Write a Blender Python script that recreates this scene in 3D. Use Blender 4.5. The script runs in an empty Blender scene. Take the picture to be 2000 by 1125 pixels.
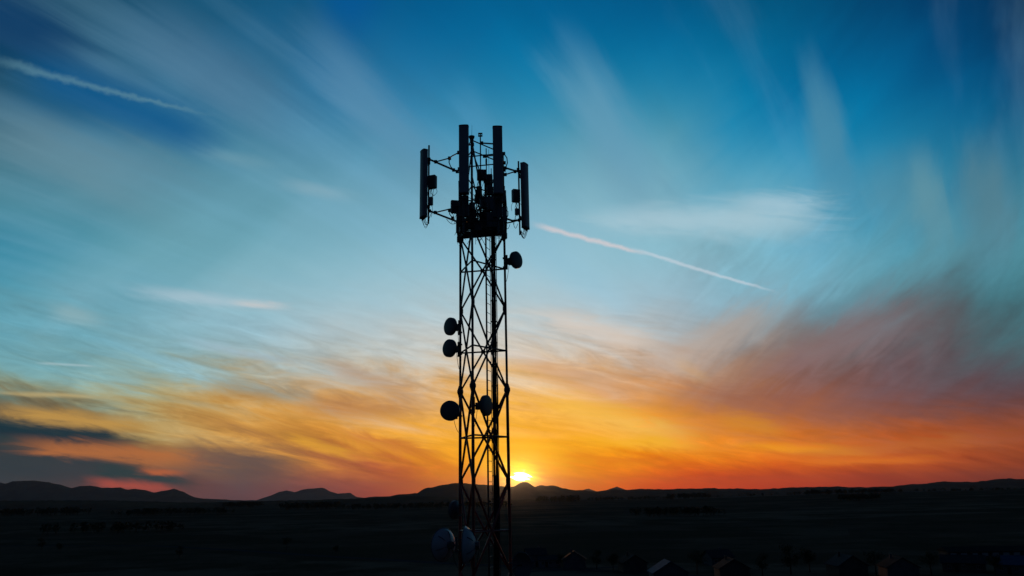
import bpy, math, random
import numpy as np
from mathutils import Vector, Matrix
R = math.radians
random.seed(7)
SC = bpy.context.scene
COL = SC.collection

# ------------------------------------------------------------------ camera
FPX, HY, ROLL = 1600.0, 965.0, R(1.0)          # focal length in photo pixels, horizon row, camera roll
TH = math.atan((HY - 562.5) / FPX)
cf = np.array([0, math.cos(TH), math.sin(TH)]); cu = np.array([0, -math.sin(TH), math.cos(TH)]); cr = np.array([1.0, 0, 0])
cr2 = cr * math.cos(ROLL) - cu * math.sin(ROLL); cu2 = cu * math.cos(ROLL) + cr * math.sin(ROLL)

def P(px, py, D):
    "photo pixel -> world point at distance D north of the camera"
    d = cf + cr2 * (px - 1000) / FPX - cu2 * (py - 562.5) / FPX
    d = d * D / d[1]
    return Vector(d.tolist())

def Q(v):
    z = float(np.dot(v, cf))
    return 1000 + FPX * float(np.dot(v, cr2)) / z, 562.5 - FPX * float(np.dot(v, cu2)) / z

cam = bpy.data.cameras.new('camera'); co = bpy.data.objects.new('camera', cam); COL.objects.link(co)
co.matrix_world = Matrix([[cr2[0], cu2[0], -cf[0], 0], [cr2[1], cu2[1], -cf[1], 0], [cr2[2], cu2[2], -cf[2], 0], [0, 0, 0, 1]])
cam.sensor_width = 36; cam.lens = 36 * FPX / 2000; cam.clip_start = 0.1; cam.clip_end = 200000
SC.camera = co
SC.view_settings.view_transform = 'Standard'; SC.view_settings.look = 'None'
SC.view_settings.gamma = 1; SC.view_settings.exposure = 0

# ------------------------------------------------------------------ world: dusk sky
SUN_PX = (1015, 931)
sd = P(*SUN_PX, 1.0).normalized()
SUN_AZ = math.degrees(math.atan2(sd.x, sd.y)); SUN_EL = math.degrees(math.asin(sd.z))

W = bpy.data.worlds.new('World'); SC.world = W; W.use_nodes = True
NT = W.node_tree; NT.nodes.clear()

class G:
    "tiny helper for writing node maths"
    def __init__(s, nt): s.nt = nt
    def put(s, inp, v):
        if isinstance(v, bpy.types.NodeSocket): s.nt.links.new(v, inp)
        elif v is not None:
            if inp.type == 'RGBA' and len(v) == 3: v = (*v, 1)
            inp.default_value = v
    def m(s, op, a, b=None, c=None, clamp=False):
        n = s.nt.nodes.new('ShaderNodeMath'); n.operation = op; n.use_clamp = clamp
        for i, v in enumerate((a, b, c)): s.put(n.inputs[i], v)
        return n.outputs[0]
    def vec(s, x, y, z=0.0):
        n = s.nt.nodes.new('ShaderNodeCombineXYZ')
        for i, v in enumerate((x, y, z)): s.put(n.inputs[i], v)
        return n.outputs[0]
    def noise(s, v, scale=1.0, detail=4, rough=.55, dist=0.0):
        n = s.nt.nodes.new('ShaderNodeTexNoise'); n.noise_dimensions = '3D'
        s.put(n.inputs['Vector'], v); n.inputs['Scale'].default_value = scale; n.inputs['Detail'].default_value = detail
        n.inputs['Roughness'].default_value = rough; n.inputs['Distortion'].default_value = dist
        return n.outputs[0]
    def ss(s, v, a, b, lo=0.0, hi=1.0):
        n = s.nt.nodes.new('ShaderNodeMapRange'); n.interpolation_type = 'SMOOTHSTEP'
        for i, x in enumerate((v, a, b, lo, hi)): s.put(n.inputs[i], x)
        return n.outputs[0]
    def lin(s, v, a, b, lo=0.0, hi=1.0):
        n = s.nt.nodes.new('ShaderNodeMapRange'); n.interpolation_type = 'LINEAR'
        for i, x in enumerate((v, a, b, lo, hi)): s.put(n.inputs[i], x)
        return n.outputs[0]
    def mix(s, f, a, b, mode='MIX'):
        n = s.nt.nodes.new('ShaderNodeMix'); n.data_type = 'RGBA'; n.blend_type = mode
        s.put(n.inputs[0], f); s.put(n.inputs[6], a); s.put(n.inputs[7], b)
        return n.outputs[2]
    def ramp(s, f, stops, interp='B_SPLINE'):
        n = s.nt.nodes.new('ShaderNodeValToRGB'); n.color_ramp.interpolation = interp; e = n.color_ramp.elements
        while len(e) < len(stops): e.new(1.0)
        for i, (p, c) in enumerate(stops): e[i].position = p
        for i, (p, c) in enumerate(stops): e[i].color = (*c, 1)
        s.put(n.inputs[0], f); return n.outputs[0]

def lin1(c):
    c = c / 255
    return c / 12.92 if c <= .04045 else ((c + .055) / 1.055) ** 2.4
def L(*c): return tuple(lin1(x) for x in c)

# sky colours read at photo columns / rows (sRGB); turned below into azimuth / elevation ramps
SX = [0, 250, 500, 750, 1000, 1250, 1500, 1750, 2000]
SKY = {
 0:   [(0,50,82),(22,78,106),(5,84,124),(0,85,138),(0,94,144),(0,86,136),(0,82,120),(0,58,102),(0,42,78)],
 125: [(5,64,102),(32,90,122),(46,105,140),(10,108,160),(0,115,166),(0,113,162),(0,108,153),(0,84,136),(0,66,112)],
 190: [(42,88,108),(2,88,132),(50,110,142),(42,120,166),(15,131,176),(25,133,172),(0,121,170),(0,99,150),(0,80,122)],
 250: [(58,98,114),(0,95,142),(60,123,152),(68,138,172),(52,145,182),(62,148,174),(0,134,180),(0,114,164),(0,96,132)],
 310: [(74,116,130),(64,128,152),(82,142,162),(88,150,178),(78,158,190),(104,167,188),(28,150,188),(0,124,170),(54,114,132)],
 375: [(76,133,148),(98,147,162),(104,157,177),(112,164,184),(122,172,192),(132,182,198),(100,168,194),(30,138,174),(70,127,138)],
 440: [(30,125,156),(92,152,168),(106,164,182),(124,174,194),(136,184,204),(140,188,204),(126,182,200),(76,152,176),(66,127,138)],
 500: [(50,142,168),(96,158,174),(116,172,188),(136,187,204),(148,192,210),(144,192,206),(128,182,200),(92,152,168),(62,126,138)],
 575: [(88,152,170),(118,172,188),(144,187,200),(160,197,210),(166,202,215),(160,197,215),(124,166,184),(80,131,142),(56,112,122)],
 650: [(90,152,166),(124,172,186),(158,192,205),(184,197,200),(202,200,194),(190,193,192),(130,122,118),(96,100,106),(64,92,98)],
 725: [(110,162,168),(130,176,182),(155,182,184),(190,192,184),(228,202,165),(205,160,120),(145,112,104),(106,85,94),(80,74,84)],
 775: [(130,160,145),(160,170,135),(195,170,115),(210,165,112),(245,188,108),(222,152,90),(152,97,82),(118,76,76),(96,65,70)],
 805: [(160,136,84),(192,160,85),(225,165,78),(216,150,74),(252,188,82),(235,152,68),(178,106,68),(132,78,66),(110,68,64)],
 850: [(80,70,65),(150,115,70),(210,145,60),(242,164,32),(255,192,35),(250,162,25),(228,130,30),(184,90,42),(155,78,48)],
 900: [(60,65,70),(115,85,65),(140,105,75),(215,112,42),(255,165,8),(252,142,0),(240,108,6),(200,84,18),(162,70,26)],
 940: [(60,65,65),(130,72,60),(105,76,80),(172,76,56),(252,105,0),(240,76,0),(212,62,18),(160,48,26),(122,44,28)],
 985: [(60,60,62),(110,65,60),(100,70,75),(155,62,52),(235,70,0),(222,56,0),(190,48,16),(145,40,26),(108,38,28)],
}
rows = sorted(SKY); tab = np.array([[L(*c) for c in SKY[r]] for r in rows])
def sky_at(az, el):
    a, e = R(az), R(el)
    px, py = Q(np.array([math.sin(a) * math.cos(e), math.cos(a) * math.cos(e), math.sin(e)]))
    dim = 1.0 if py > 0 else max(.3, 1 + py / 700)
    px = min(max(px, 0), 2000); py = min(max(py, 0), 985)
    i = min(int(px // 250), 7); t = px / 250 - i
    j = max(k for k in range(len(rows) - 1) if rows[k] <= py); u = (py - rows[j]) / (rows[j + 1] - rows[j])
    c = (tab[j, i] * (1 - t) + tab[j, i + 1] * t) * (1 - u) + (tab[j + 1, i] * (1 - t) + tab[j + 1, i + 1] * t) * u
    return tuple((c * dim).tolist())

g = G(NT)
tc = NT.nodes.new('ShaderNodeTexCoord'); sp = NT.nodes.new('ShaderNodeSeparateXYZ'); NT.links.new(tc.outputs['Generated'], sp.inputs[0])
X, Y, Z = sp.outputs
az = g.m('MULTIPLY', g.m('ARCTAN2', X, Y), 180 / math.pi)
el = g.m('MULTIPLY', g.m('ARCSINE', Z), 180 / math.pi)

# --- cloud texture fields
low = g.m('ADD', el, g.m('MULTIPLY', az, .20))                       # streaks that sink towards the right
Nlow = g.noise(g.vec(g.m('MULTIPLY', az, .075), g.m('MULTIPLY', low, .40), 3.0), 1, 6, .6, 1.1)
Nfine = g.noise(g.vec(g.m('MULTIPLY', az, .26), g.m('MULTIPLY', low, 1.35), 9.0), 1, 5, .62, 1.0)
ca, sa = math.cos(R(28)), math.sin(R(28))
zz = g.m('ADD', g.m('MAXIMUM', Z, 0), .12)
U = g.m('DIVIDE', g.m('SUBTRACT', g.m('MULTIPLY', X, ca), g.m('MULTIPLY', Y, sa)), zz)
V = g.m('DIVIDE', g.m('ADD', g.m('MULTIPLY', X, sa), g.m('MULTIPLY', Y, ca)), zz)
Nfan = g.noise(g.vec(g.m('MULTIPLY', U, 2.4), g.m('MULTIPLY', V, .45), 5.0), 1, 4, .5, .3)
Nfan2 = g.noise(g.vec(g.m('MULTIPLY', U, 9.0), g.m('MULTIPLY', V, 1.0), 1.0), 1, 5, .6, .3)
up = g.m('SUBTRACT', el, g.m('MULTIPLY', az, .8))                    # wisps that rise to the right
Nwisp = g.noise(g.vec(g.m('MULTIPLY', up, .16), g.m('MULTIPLY', g.m('ADD', az, g.m('MULTIPLY', el, .8)), .045), 7.0), 1, 6, .55, .5)
Nwf = g.noise(g.vec(g.m('MULTIPLY', up, .75), g.m('MULTIPLY', g.m('ADD', az, g.m('MULTIPLY', el, .8)), .2), 2.0), 1, 6, .6, .8)
Nhf = g.noise(g.vec(g.m('MULTIPLY', az, 1.3), g.m('MULTIPLY', el, 1.3), 4.0), 1, 5, .6, 0)
mlow = g.ss(el, 16, 7); mright = g.m('MULTIPLY', g.ss(az, 8, 16), g.m('MULTIPLY', g.ss(el, 2.5, 7), g.ss(el, 22, 15)))
mhigh = g.ss(el, 9, 17)
c0 = lambda n, k: g.m('MULTIPLY', g.m('SUBTRACT', n, .5), k)
w = g.m('ADD', g.m('MULTIPLY', c0(Nlow, 9.0), g.m('MULTIPLY', mlow, g.m('SUBTRACT', 1.0, mright))), g.m('MULTIPLY', g.m('ADD', c0(Nwisp, 8.5), .9), mright))
w = g.m('ADD', w, g.m('MULTIPLY', c0(Nfan, 5.0), mhigh))
w = g.m('MULTIPLY', w, g.ss(el, -1, 5))
el2 = g.m('ADD', el, w)
az2 = g.m('ADD', az, g.m('MULTIPLY', c0(Nwisp, 9.0), g.ss(el, 2, 10)))

# --- base colour: one elevation ramp per azimuth column, blended
EMAX = 46.0
ELS = [-2, 0, 1, 2, 3.2, 4.6, 6, 7.5, 9, 11, 13, 15.5, 18, 21, 24, 27, 30, 33, 36, 40, 46]
AZS = [-36, -30, -24, -18, -12, -6, 0, 6, 12, 18, 24, 30, 36]
t = g.lin(el2, -2, EMAX)
base = None
for i, a in enumerate(AZS):
    r = g.ramp(t, [((e + 2) / (EMAX + 2), sky_at(a, e)) for e in ELS])
    base = r if base is None else g.mix(g.lin(az2, AZS[i - 1], a), base, r)

# --- cloud brightening and shading
up_c = g.ss(g.m('ADD', g.m('MULTIPLY', Nfan, .75), g.m('MULTIPLY', Nfan2, .25)), .47, .68)
sky = g.mix(g.m('MULTIPLY', up_c, g.m('MULTIPLY', mhigh, .3)), base, L(118, 163, 187))
lowv = g.m('ADD', 1.0, g.m('MULTIPLY', g.m('ADD', c0(Nfine, .8), c0(Nlow, .8)), g.m('MULTIPLY', g.m('MULTIPLY', mlow, g.ss(el, -1, 2)), g.m('SUBTRACT', 1.0, g.m('MULTIPLY', mright, .8)))))
lowv = g.m('ADD', lowv, g.m('MULTIPLY', c0(Nwisp, 1.0), mright))
lowv = g.m('ADD', lowv, g.m('MULTIPLY', g.m('ADD', c0(Nfan2, .2), c0(Nfan, .55)), mhigh))
lowv = g.m('ADD', lowv, g.m('MULTIPLY', c0(Nwf, .4), g.m('MULTIPLY', mright, .9)))
sky = g.mix(1.0, sky, g.vec(lowv, lowv, lowv), 'MULTIPLY')

def azel(px, py):
    d = P(px, py, 1.0).normalized()
    return math.degrees(math.atan2(d.x, d.y)), math.degrees(math.asin(d.z))

def streak(p0, p1, w0, w1, col, k, soft=.35, rag=0.0, src=None, edge=0.0):
    "a cloud streak or vapour trail from photo pixel p0 to p1, half-width w0 -> w1 px"
    global sky
    a0, e0 = azel(*p0); a1, e1 = azel(*p1)
    dx, dy = a1 - a0, e1 - e0; ln = math.hypot(dx, dy); ux, uy = dx / ln, dy / ln
    A = g.m('SUBTRACT', az, a0); B = g.m('SUBTRACT', el, e0)
    s_ = g.m('DIVIDE', g.m('ADD', g.m('MULTIPLY', A, ux), g.m('MULTIPLY', B, uy)), ln)
    d_ = g.m('SUBTRACT', g.m('MULTIPLY', B, ux), g.m('MULTIPLY', A, uy))
    if rag: d_ = g.m('ADD', d_, g.m('MULTIPLY', c0(src or Nfine, rag), 1.0))
    wk = 28.0 if soft < .3 else 17.0
    ws = g.lin(s_, 0, 1, w0 / wk, w1 / wk)
    f = g.ss(g.m('DIVIDE', g.m('ABSOLUTE', d_), ws), 1.0, edge)
    e_ = g.m('ADD', s_, c0(src or Nfine, .35)) if soft >= .3 else s_
    f = g.m('MULTIPLY', f, g.m('MULTIPLY', g.ss(e_, 0, soft * .8 + .01), g.ss(e_, 1.0, 1 - soft)))
    sky = g.mix(g.m('MULTIPLY', f, k), sky, L(*col))

# dark banks, lit edges and cirrus
streak((-300, 808), (350, 878), 70, 44, (18, 48, 60), 1.0, .3, 1.5)
streak((-200, 925), (300, 915), 40, 30, (42, 58, 66), .8, .3, 1.8)
streak((150, 915), (400, 950), 20, 12, (34, 60, 64), .95, .3, 1.4)
streak((280, 880), (620, 925), 34, 34, (84, 74, 78), .8, .4, 2.4)
streak((-30, 862), (470, 908), 13, 18, (188, 112, 60), .85, .4, 1.4)
streak((150, 938), (370, 962), 10, 9, (200, 84, 66), .75, .4, .6)
streak((250, 920), (380, 925), 6, 5, (205, 105, 55), .7, .5, .5)
streak((-80, 790), (380, 846), 12, 16, (210, 160, 78), .75, .4, 1.0)
streak((-50, 765), (260, 778), 4, 4, (200, 175, 120), .6, .5, .3)
streak((380, 745), (660, 785), 18, 14, (125, 125, 115), .5, .4, 1.0)
streak((520, 840), (740, 905), 10, 8, (245, 180, 50), .5, .4, .8)
streak((600, 700), (880, 790), 16, 22, (175, 135, 105), .5, .4, 1.2)
streak((560, 790), (860, 800), 20, 22, (165, 110, 80), .5, .4, 1.2)
streak((210, 560), (600, 604), 14, 9, (178, 200, 212), .6, .5, .6)
streak((440, 588), (580, 602), 8, 6, (215, 205, 200), .5, .5, .5)
streak((80, 600), (230, 635), 16, 14, (150, 180, 185), .55, .5, .8)
streak((320, 655), (640, 720), 9, 8, (165, 190, 205), .5, .5, .5)
streak((520, 350), (720, 392), 12, 12, (140, 175, 190), .5, .5, .6)
streak((360, 290), (560, 330), 10, 14, (110, 155, 172), .5, .5, .6)
streak((1110, 425), (1680, 418), 20, 46, (172, 202, 214), .75, .35, 1.3)
streak((1420, 388), (1640, 405), 14, 20, (168, 200, 215), .5, .4, .8)
streak((1010, 600), (1340, 690), 16, 26, (222, 205, 190), .6, .4, 1.6)
streak((960, 690), (1330, 790), 22, 22, (212, 160, 120), .5, .4, 1.8)
streak((1000, 770), (1400, 870), 34, 26, (255, 205, 95), .6, .4, 2.0)
streak((1060, 855), (1400, 870), 14, 12, (255, 190, 40), .6, .4, 1.2)
streak((1400, 868), (1760, 885), 8, 9, (250, 160, 20), .7, .4, .8)
streak((1520, 905), (1900, 895), 7, 6, (235, 125, 30), .6, .4, .8)
streak((1380, 810), (1560, 850), 20, 14, (215, 140, 45), .6, .4, 1.6)
streak((1310, 690), (1390, 760), 18, 12, (225, 180, 120), .25, .4, 1.6)
streak((1565, 60), (1665, 470), 22, 42, (78, 138, 165), .7, .5, 3.0, Nfan2, .15)
streak((1640, 330), (1900, 430), 60, 60, (92, 142, 160), .4, .5, 4.0, Nfan2)
streak((1785, 250), (1850, 560), 18, 40, (100, 148, 162), .65, .5, 3.0, Nfan2, .15)
streak((1900, 220), (1950, 560), 24, 46, (88, 128, 142), .7, .5, 3.0, Nfan2, .15)
streak((1060, 30), (1330, 460), 36, 72, (104, 157, 184), .65, .5, 4.0, Nfan2, .15)
streak((880, 120), (1000, 420), 20, 44, (80, 150, 190), .35, .5, 3.0, Nfan2, .15)
streak((560, 0), (900, 420), 40, 62, (100, 147, 177), .5, .5, 4.0, Nfan2, .15)
streak((200, -40), (640, 300), 46, 62, (76, 117, 146), .5, .5, 4.0, Nfan2, .15)
streak((-150, 190), (440, 420), 40, 70, (108, 143, 157), .55, .5, 4.0, Nfan2, .15)
streak((620, -60), (760, 60), 60, 60, (0, 84, 150), .6, .5, 3.0, Nfan2)
streak((0, 105), (460, 290), 52, 30, (0, 84, 138), .7, .3, 1.0, Nfan2)
streak((-250, -70), (230, 120), 70, 40, (0, 54, 98), .85, .4, 2.0, Nfan2)
streak((1260, 765), (1800, 812), 26, 34, (146, 92, 80), .5, .4, 2.4)
streak((1480, 888), (2050, 850), 10, 14, (196, 108, 48), .5, .4, 1.6)
streak((640, 835), (900, 900), 10, 14, (190, 96, 60), .5, .4, 1.6)
streak((1050, 890), (1330, 905), 8, 8, (225, 100, 20), .5, .4, 1.4)
streak((1210, 745), (1580, 575), 20, 46, (196, 170, 152), .42, .4, 3.0, Nwf)
streak((1400, 770), (1900, 560), 20, 60, (142, 118, 122), .4, .4, 4.0, Nwf)
streak((1560, 640), (1760, 540), 16, 30, (96, 138, 152), .5, .4, 3.0, Nwf)
# vapour trails
streak((-60, 100), (440, 230), 14, 4.5, (96, 142, 158), .52, .29, .6, Nhf)
streak((1030, 434), (1280, 500), 9, 6, (226, 208, 208), .62, .25, .3, Nhf)
streak((1220, 480), (1530, 574), 6.5, 4, (200, 212, 222), .62, .25, .25, Nhf)
streak((60, 708), (200, 716), 2.5, 2, (175, 200, 205), .5, .3, .05)

# --- the sun itself behind thin cloud, and the glow round it
dz = g.m('SUBTRACT', az, SUN_AZ + .08); de = g.m('SUBTRACT', el, SUN_EL + .03)
rad = g.m('SQRT', g.m('ADD', g.m('MULTIPLY', dz, dz), g.m('MULTIPLY', g.m('MULTIPLY', de, de), 1.5)))
rad = g.m('ADD', rad, g.m('ADD', c0(Nfine, 1.8), c0(Nhf, .5)))
rad2 = g.m('SQRT', g.m('ADD', g.m('MULTIPLY', dz, dz), g.m('MULTIPLY', g.m('MULTIPLY', g.m('SUBTRACT', de, .9), g.m('SUBTRACT', de, .9)), 3.2)))
rad2 = g.m('ADD', rad2, g.m('ADD', c0(Nfine, 2.6), c0(Nhf, .6)))
def glow(r0, r1, col, k, rad_=None):
    global sky
    sky = g.mix(g.m('MULTIPLY', g.ss(rad_ or rad, r1, r0), k), sky, col)
glow(.6, 11.0, L(255, 165, 5), .5, rad2)
glow(.3, 4.0, (1.15, .60, .01), .85, rad2)
glow(.3, 1.8, (1.7, 1.1, .0), .95)
glow(.25, .74, (14.0, 11.0, 7.0), 1.0)

# --- behind the camera: night-blue side of the sky
back = g.ramp(g.lin(el, 0, 90), [(0, L(24, 38, 58)), (.4, L(18, 40, 68)), (1, L(10, 34, 66))], 'EASE')
absaz = g.m('ABSOLUTE', az)
bf = g.m('MAXIMUM', g.ss(absaz, 42, 95), g.ss(el, 44, 70))
sky = g.mix(bf, sky, back)
skyb = NT.nodes.new('ShaderNodeBackground'); NT.links.new(sky, skyb.inputs[0]); skyb.inputs[1].default_value = 1.0
# physical clear-sky light of the same low sun, added under the clouds
nis = NT.nodes.new('ShaderNodeTexSky'); nis.sky_type = 'NISHITA'; nis.sun_disc = False
nis.sun_elevation = R(SUN_EL); nis.sun_rotation = R(SUN_AZ); nis.altitude = 400
nb = NT.nodes.new('ShaderNodeBackground'); NT.links.new(nis.outputs[0], nb.inputs[0]); nb.inputs[1].default_value = 0.0012
ad = NT.nodes.new('ShaderNodeAddShader'); NT.links.new(skyb.outputs[0], ad.inputs[0]); NT.links.new(nb.outputs[0], ad.inputs[1])
wo = NT.nodes.new('ShaderNodeOutputWorld'); NT.links.new(ad.outputs[0], wo.inputs[0])

# ------------------------------------------------------------------ sun lamp
sl = bpy.data.lights.new('sun', 'SUN'); sl.energy = 0.4; sl.angle = R(.5); sl.color = (1, .42, .16)
so = bpy.data.objects.new('sun', sl); COL.objects.link(so)
so.rotation_euler = sd.to_track_quat('Z', 'Y').to_euler(); so.location = (0, 50, 60)
# ================================================================== helpers
class MB:
    "collects simple solids and links them as ONE mesh object"
    def __init__(s): s.v = []; s.f = []; s.sm = []
    def add(s, vs, fs, smooth=False):
        o = len(s.v); s.v += [tuple(v) for v in vs]; s.f += [tuple(i + o for i in f) for f in fs]; s.sm += [smooth] * len(fs)
        return s
    def box(s, c, size, rz=0.0, tilt=None, bev=0.0):
        hx, hy, hz = (k / 2 for k in size); M = Matrix.Rotation(rz, 3, 'Z')
        if tilt: M = M @ Matrix.Rotation(tilt, 3, 'X')
        if bev:   # rounded vertical edges
            b = bev; ring = []
            for cx, cy, a0 in ((hx - b, hy - b, 0), (-hx + b, hy - b, 90), (-hx + b, -hy + b, 180), (hx - b, -hy + b, 270)):
                for k in range(4): a = R(a0 + 30 * k); ring.append((cx + b * math.cos(a), cy + b * math.sin(a)))
            n = len(ring); vs = [Vector(c) + M @ Vector((x, y, z)) for z in (-hz, hz) for x, y in ring]
            fs = [(i, (i + 1) % n, n + (i + 1) % n, n + i) for i in range(n)] + [tuple(range(n - 1, -1, -1)), tuple(range(n, 2 * n))]
            return s.add(vs, fs)
        vs = [Vector(c) + M @ Vector((x * hx, y * hy, z * hz)) for x in (-1, 1) for y in (-1, 1) for z in (-1, 1)]
        return s.add(vs, [(0, 1, 3, 2), (4, 6, 7, 5), (0, 4, 5, 1), (2, 3, 7, 6), (0, 2, 6, 4), (1, 5, 7, 3)])
    def tube(s, pts, r, seg=8, r1=None):
        pts = [Vector(p) for p in pts]; n = len(pts); vs = []
        prev = None
        for i, p in enumerate(pts):
            t = (pts[min(i + 1, n - 1)] - pts[max(i - 1, 0)]).normalized()
            a = t.orthogonal().normalized() if prev is None else (prev - t * prev.dot(t)).normalized()
            prev = a; b = t.cross(a); rr = r if r1 is None else r + (r1 - r) * i / (n - 1)
            for k in range(seg):
                an = 2 * math.pi * k / seg; vs.append(p + (a * math.cos(an) + b * math.sin(an)) * rr)
        fs = [(i * seg + k, i * seg + (k + 1) % seg, (i + 1) * seg + (k + 1) % seg, (i + 1) * seg + k) for i in range(n - 1) for k in range(seg)]
        fs += [tuple(range(seg - 1, -1, -1)), tuple((n - 1) * seg + k for k in range(seg))]
        return s.add(vs, fs, True)
    def lathe(s, prof, o, axis, seg=28, up=None):
        ax = Vector(axis).normalized(); a = ax.orthogonal().normalized(); b = ax.cross(a); vs = []
        for h, r in prof:
            for k in range(seg):
                an = 2 * math.pi * k / seg; vs.append(Vector(o) + ax * h + (a * math.cos(an) + b * math.sin(an)) * max(r, 1e-4))
        n = len(prof)
        fs = [(i * seg + k, i * seg + (k + 1) % seg, (i + 1) * seg + (k + 1) % seg, (i + 1) * seg + k) for i in range(n - 1) for k in range(seg)]
        fs += [tuple(range(seg - 1, -1, -1)), tuple((n - 1) * seg + k for k in range(seg))]
        return s.add(vs, fs, True)
    def build(s, name, mat, parent=None, **tags):
        me = bpy.data.meshes.new(name); me.from_pydata(s.v, [], s.f); me.materials.append(mat)
        me.polygons.foreach_set('use_smooth', s.sm); me.update()
        if any(s.sm):
            try: me.set_sharp_from_angle(angle=R(40))
            except Exception: pass
        o = bpy.data.objects.new(name, me); COL.objects.link(o)
        if parent is not None:
            o.parent = parent; o.matrix_parent_inverse = Matrix.Translation(-parent.location)
        for k, v in tags.items(): o[k] = v
        return o

def thing(name, label, cat, loc, group=None):
    o = bpy.data.objects.new(name, None); COL.objects.link(o); o.location = loc; o.empty_display_size = .2
    o['label'] = label; o['category'] = cat
    if group: o['group'] = group
    return o

def mat(name, col, rough=.6, metal=0.0, var=.25, scale=3.0, bump=0.0, stretch=(1, 1, 1), col2=None, spec=.5):
    m = bpy.data.materials.new(name); m.use_nodes = True; nt = m.node_tree; gg = G(nt)
    b = nt.nodes['Principled BSDF']; t_ = nt.nodes.new('ShaderNodeTexCoord')
    mp = nt.nodes.new('ShaderNodeMapping'); nt.links.new(t_.outputs['Object'], mp.inputs[0]); mp.inputs['Scale'].default_value = stretch
    n = gg.noise(mp.outputs[0], scale, 6, .6)
    c2 = col2 or tuple(c * (1 - var) for c in col); c1 = tuple(min(1, c * (1 + var)) for c in col)
    nt.links.new(gg.mix(gg.ss(n, .35, .65), c2, c1), b.inputs['Base Color'])
    b.inputs['Roughness'].default_value = rough; b.inputs['Metallic'].default_value = metal
    b.inputs['Specular IOR Level'].default_value = spec
    if bump:
        bp = nt.nodes.new('ShaderNodeBump'); bp.inputs['Strength'].default_value = bump; bp.inputs['Distance'].default_value = .02
        nt.links.new(n, bp.inputs['Height']); nt.links.new(bp.outputs[0], b.inputs['Normal'])
    return m

STEELR = mat('flare_reddened_steel', (.26, .03, .018), .45, .0, .3, 4, .3, (1, 1, .4), (.12, .018, .012), .45)  # red flare glow put into the base colour of the lower steel
STEEL = mat('weathered_steel', (.055, .05, .05), .5, .0, .3, 4, .3, (1, 1, .4), (.04, .022, .017), .35)
GALV = mat('dull_galvanised_steel', (.07, .072, .075), .6, .0, .3, 9, .2, spec=.35)
PANEL = mat('grey_radome_paint', (.22, .22, .22), .5, 0, .06, 2.5, spec=.4)
PANELD = mat('panel_end_plastic', (.05, .05, .055), .6, 0, .2, 6, spec=.3)
UNIT = mat('radio_unit_casing', (.11, .115, .12), .6, 0, .2, 5, .2, spec=.35)
RUB = mat('black_cable_rubber', (.012, .012, .013), .7, 0, .2, 12, spec=.25)
DISHW = mat('white_dish_paint', (.32, .325, .33), .38, 0, .06, 2, spec=.5)
DISHG = mat('grey_dish_paint', (.085, .085, .085), .5, 0, .12, 3, spec=.4)

# ================================================================== setting
ZG = -26.0
def Gd(px, py):
    d = P(px, py, 1.0); return d * (ZG / d.z)

def fbm(x, seed=0):
    v = 0; a = 1
    for k in range(6):
        i = math.floor(x); f = x - i; f = f * f * (3 - 2 * f)
        h = lambda j: (math.sin((j + seed * 57.3 + k * 131.7) * 127.1) * 43758.5453) % 1.0
        v += a * ((h(i) * (1 - f) + h(i + 1) * f) - .5); x *= 2.07; a *= .5
    return v

def ground_h(x, y):
    # flat valley with a slow rise on the right hand side
    d = math.hypot(x, y)
    k = min(max((d - 500) / 3500, 0), 1)
    r = 20.0 * k * min(max((x / max(d, 1) - .2) / .3, 0), 1)
    e = min(max((d - 3000) / 1800, 0), 1); r -= 62 * e * e * (3 - 2 * e)      # the plateau drops to a wide valley
    return ZG + r + k * 2.5 * fbm(x / 700 + 3, 1) * fbm(y / 900, 5) * 2

def ground():
    v = []; f = []; na = 120
    rr = [0, 12, 30, 60] + [60 * (1.085 ** k) for k in range(1, 82)]
    for r in rr:
        for i in range(na):
            a = 2 * math.pi * i / na; x, y = r * math.sin(a), r * math.cos(a); v.append((x, y, ground_h(x, y)))
    for j in range(len(rr) - 1):
        for i in range(na): f.append((j * na + i, j * na + (i + 1) % na, (j + 1) * na + (i + 1) % na, (j + 1) * na + i))
    m = bpy.data.materials.new('dark_fields'); m.use_nodes = True; nt = m.node_tree; gg = G(nt); b = nt.nodes['Principled BSDF']
    t_ = nt.nodes.new('ShaderNodeTexCoord'); mp = nt.nodes.new('ShaderNodeMapping'); nt.links.new(t_.outputs['Object'], mp.inputs[0])
    mp.inputs['Rotation'].default_value = (0, 0, R(24)); mp.inputs['Scale'].default_value = (.0035, .009, .01)
    vo = nt.nodes.new('ShaderNodeTexVoronoi'); nt.links.new(mp.outputs[0], vo.inputs['Vector']); vo.inputs['Scale'].default_value = 1.0
    sx = nt.nodes.new('ShaderNodeSeparateColor'); nt.links.new(vo.outputs['Color'], sx.inputs[0])
    n1 = gg.noise(t_.outputs['Object'], .02, 8, .65); n2 = gg.noise(t_.outputs['Object'], .6, 5, .6)
    c = gg.mix(sx.outputs[0], (.05, .04, .028), (.13, .095, .065))
    c = gg.mix(gg.ss(n1, .4, .62), c, (.046, .040, .026))
    k = gg.m('ADD', .6, gg.m('MULTIPLY', n2, .8)); c = gg.mix(1.0, c, gg.vec(k, k, k), 'MULTIPLY')
    nt.links.new(c, b.inputs['Base Color']); b.inputs['Roughness'].default_value = 1; b.inputs['Specular IOR Level'].default_value = 0
    mb = MB(); mb.v = v; mb.f = f; mb.sm = [True] * len(f)
    mb.build('ground', m, None, kind='structure')
ground()

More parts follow.
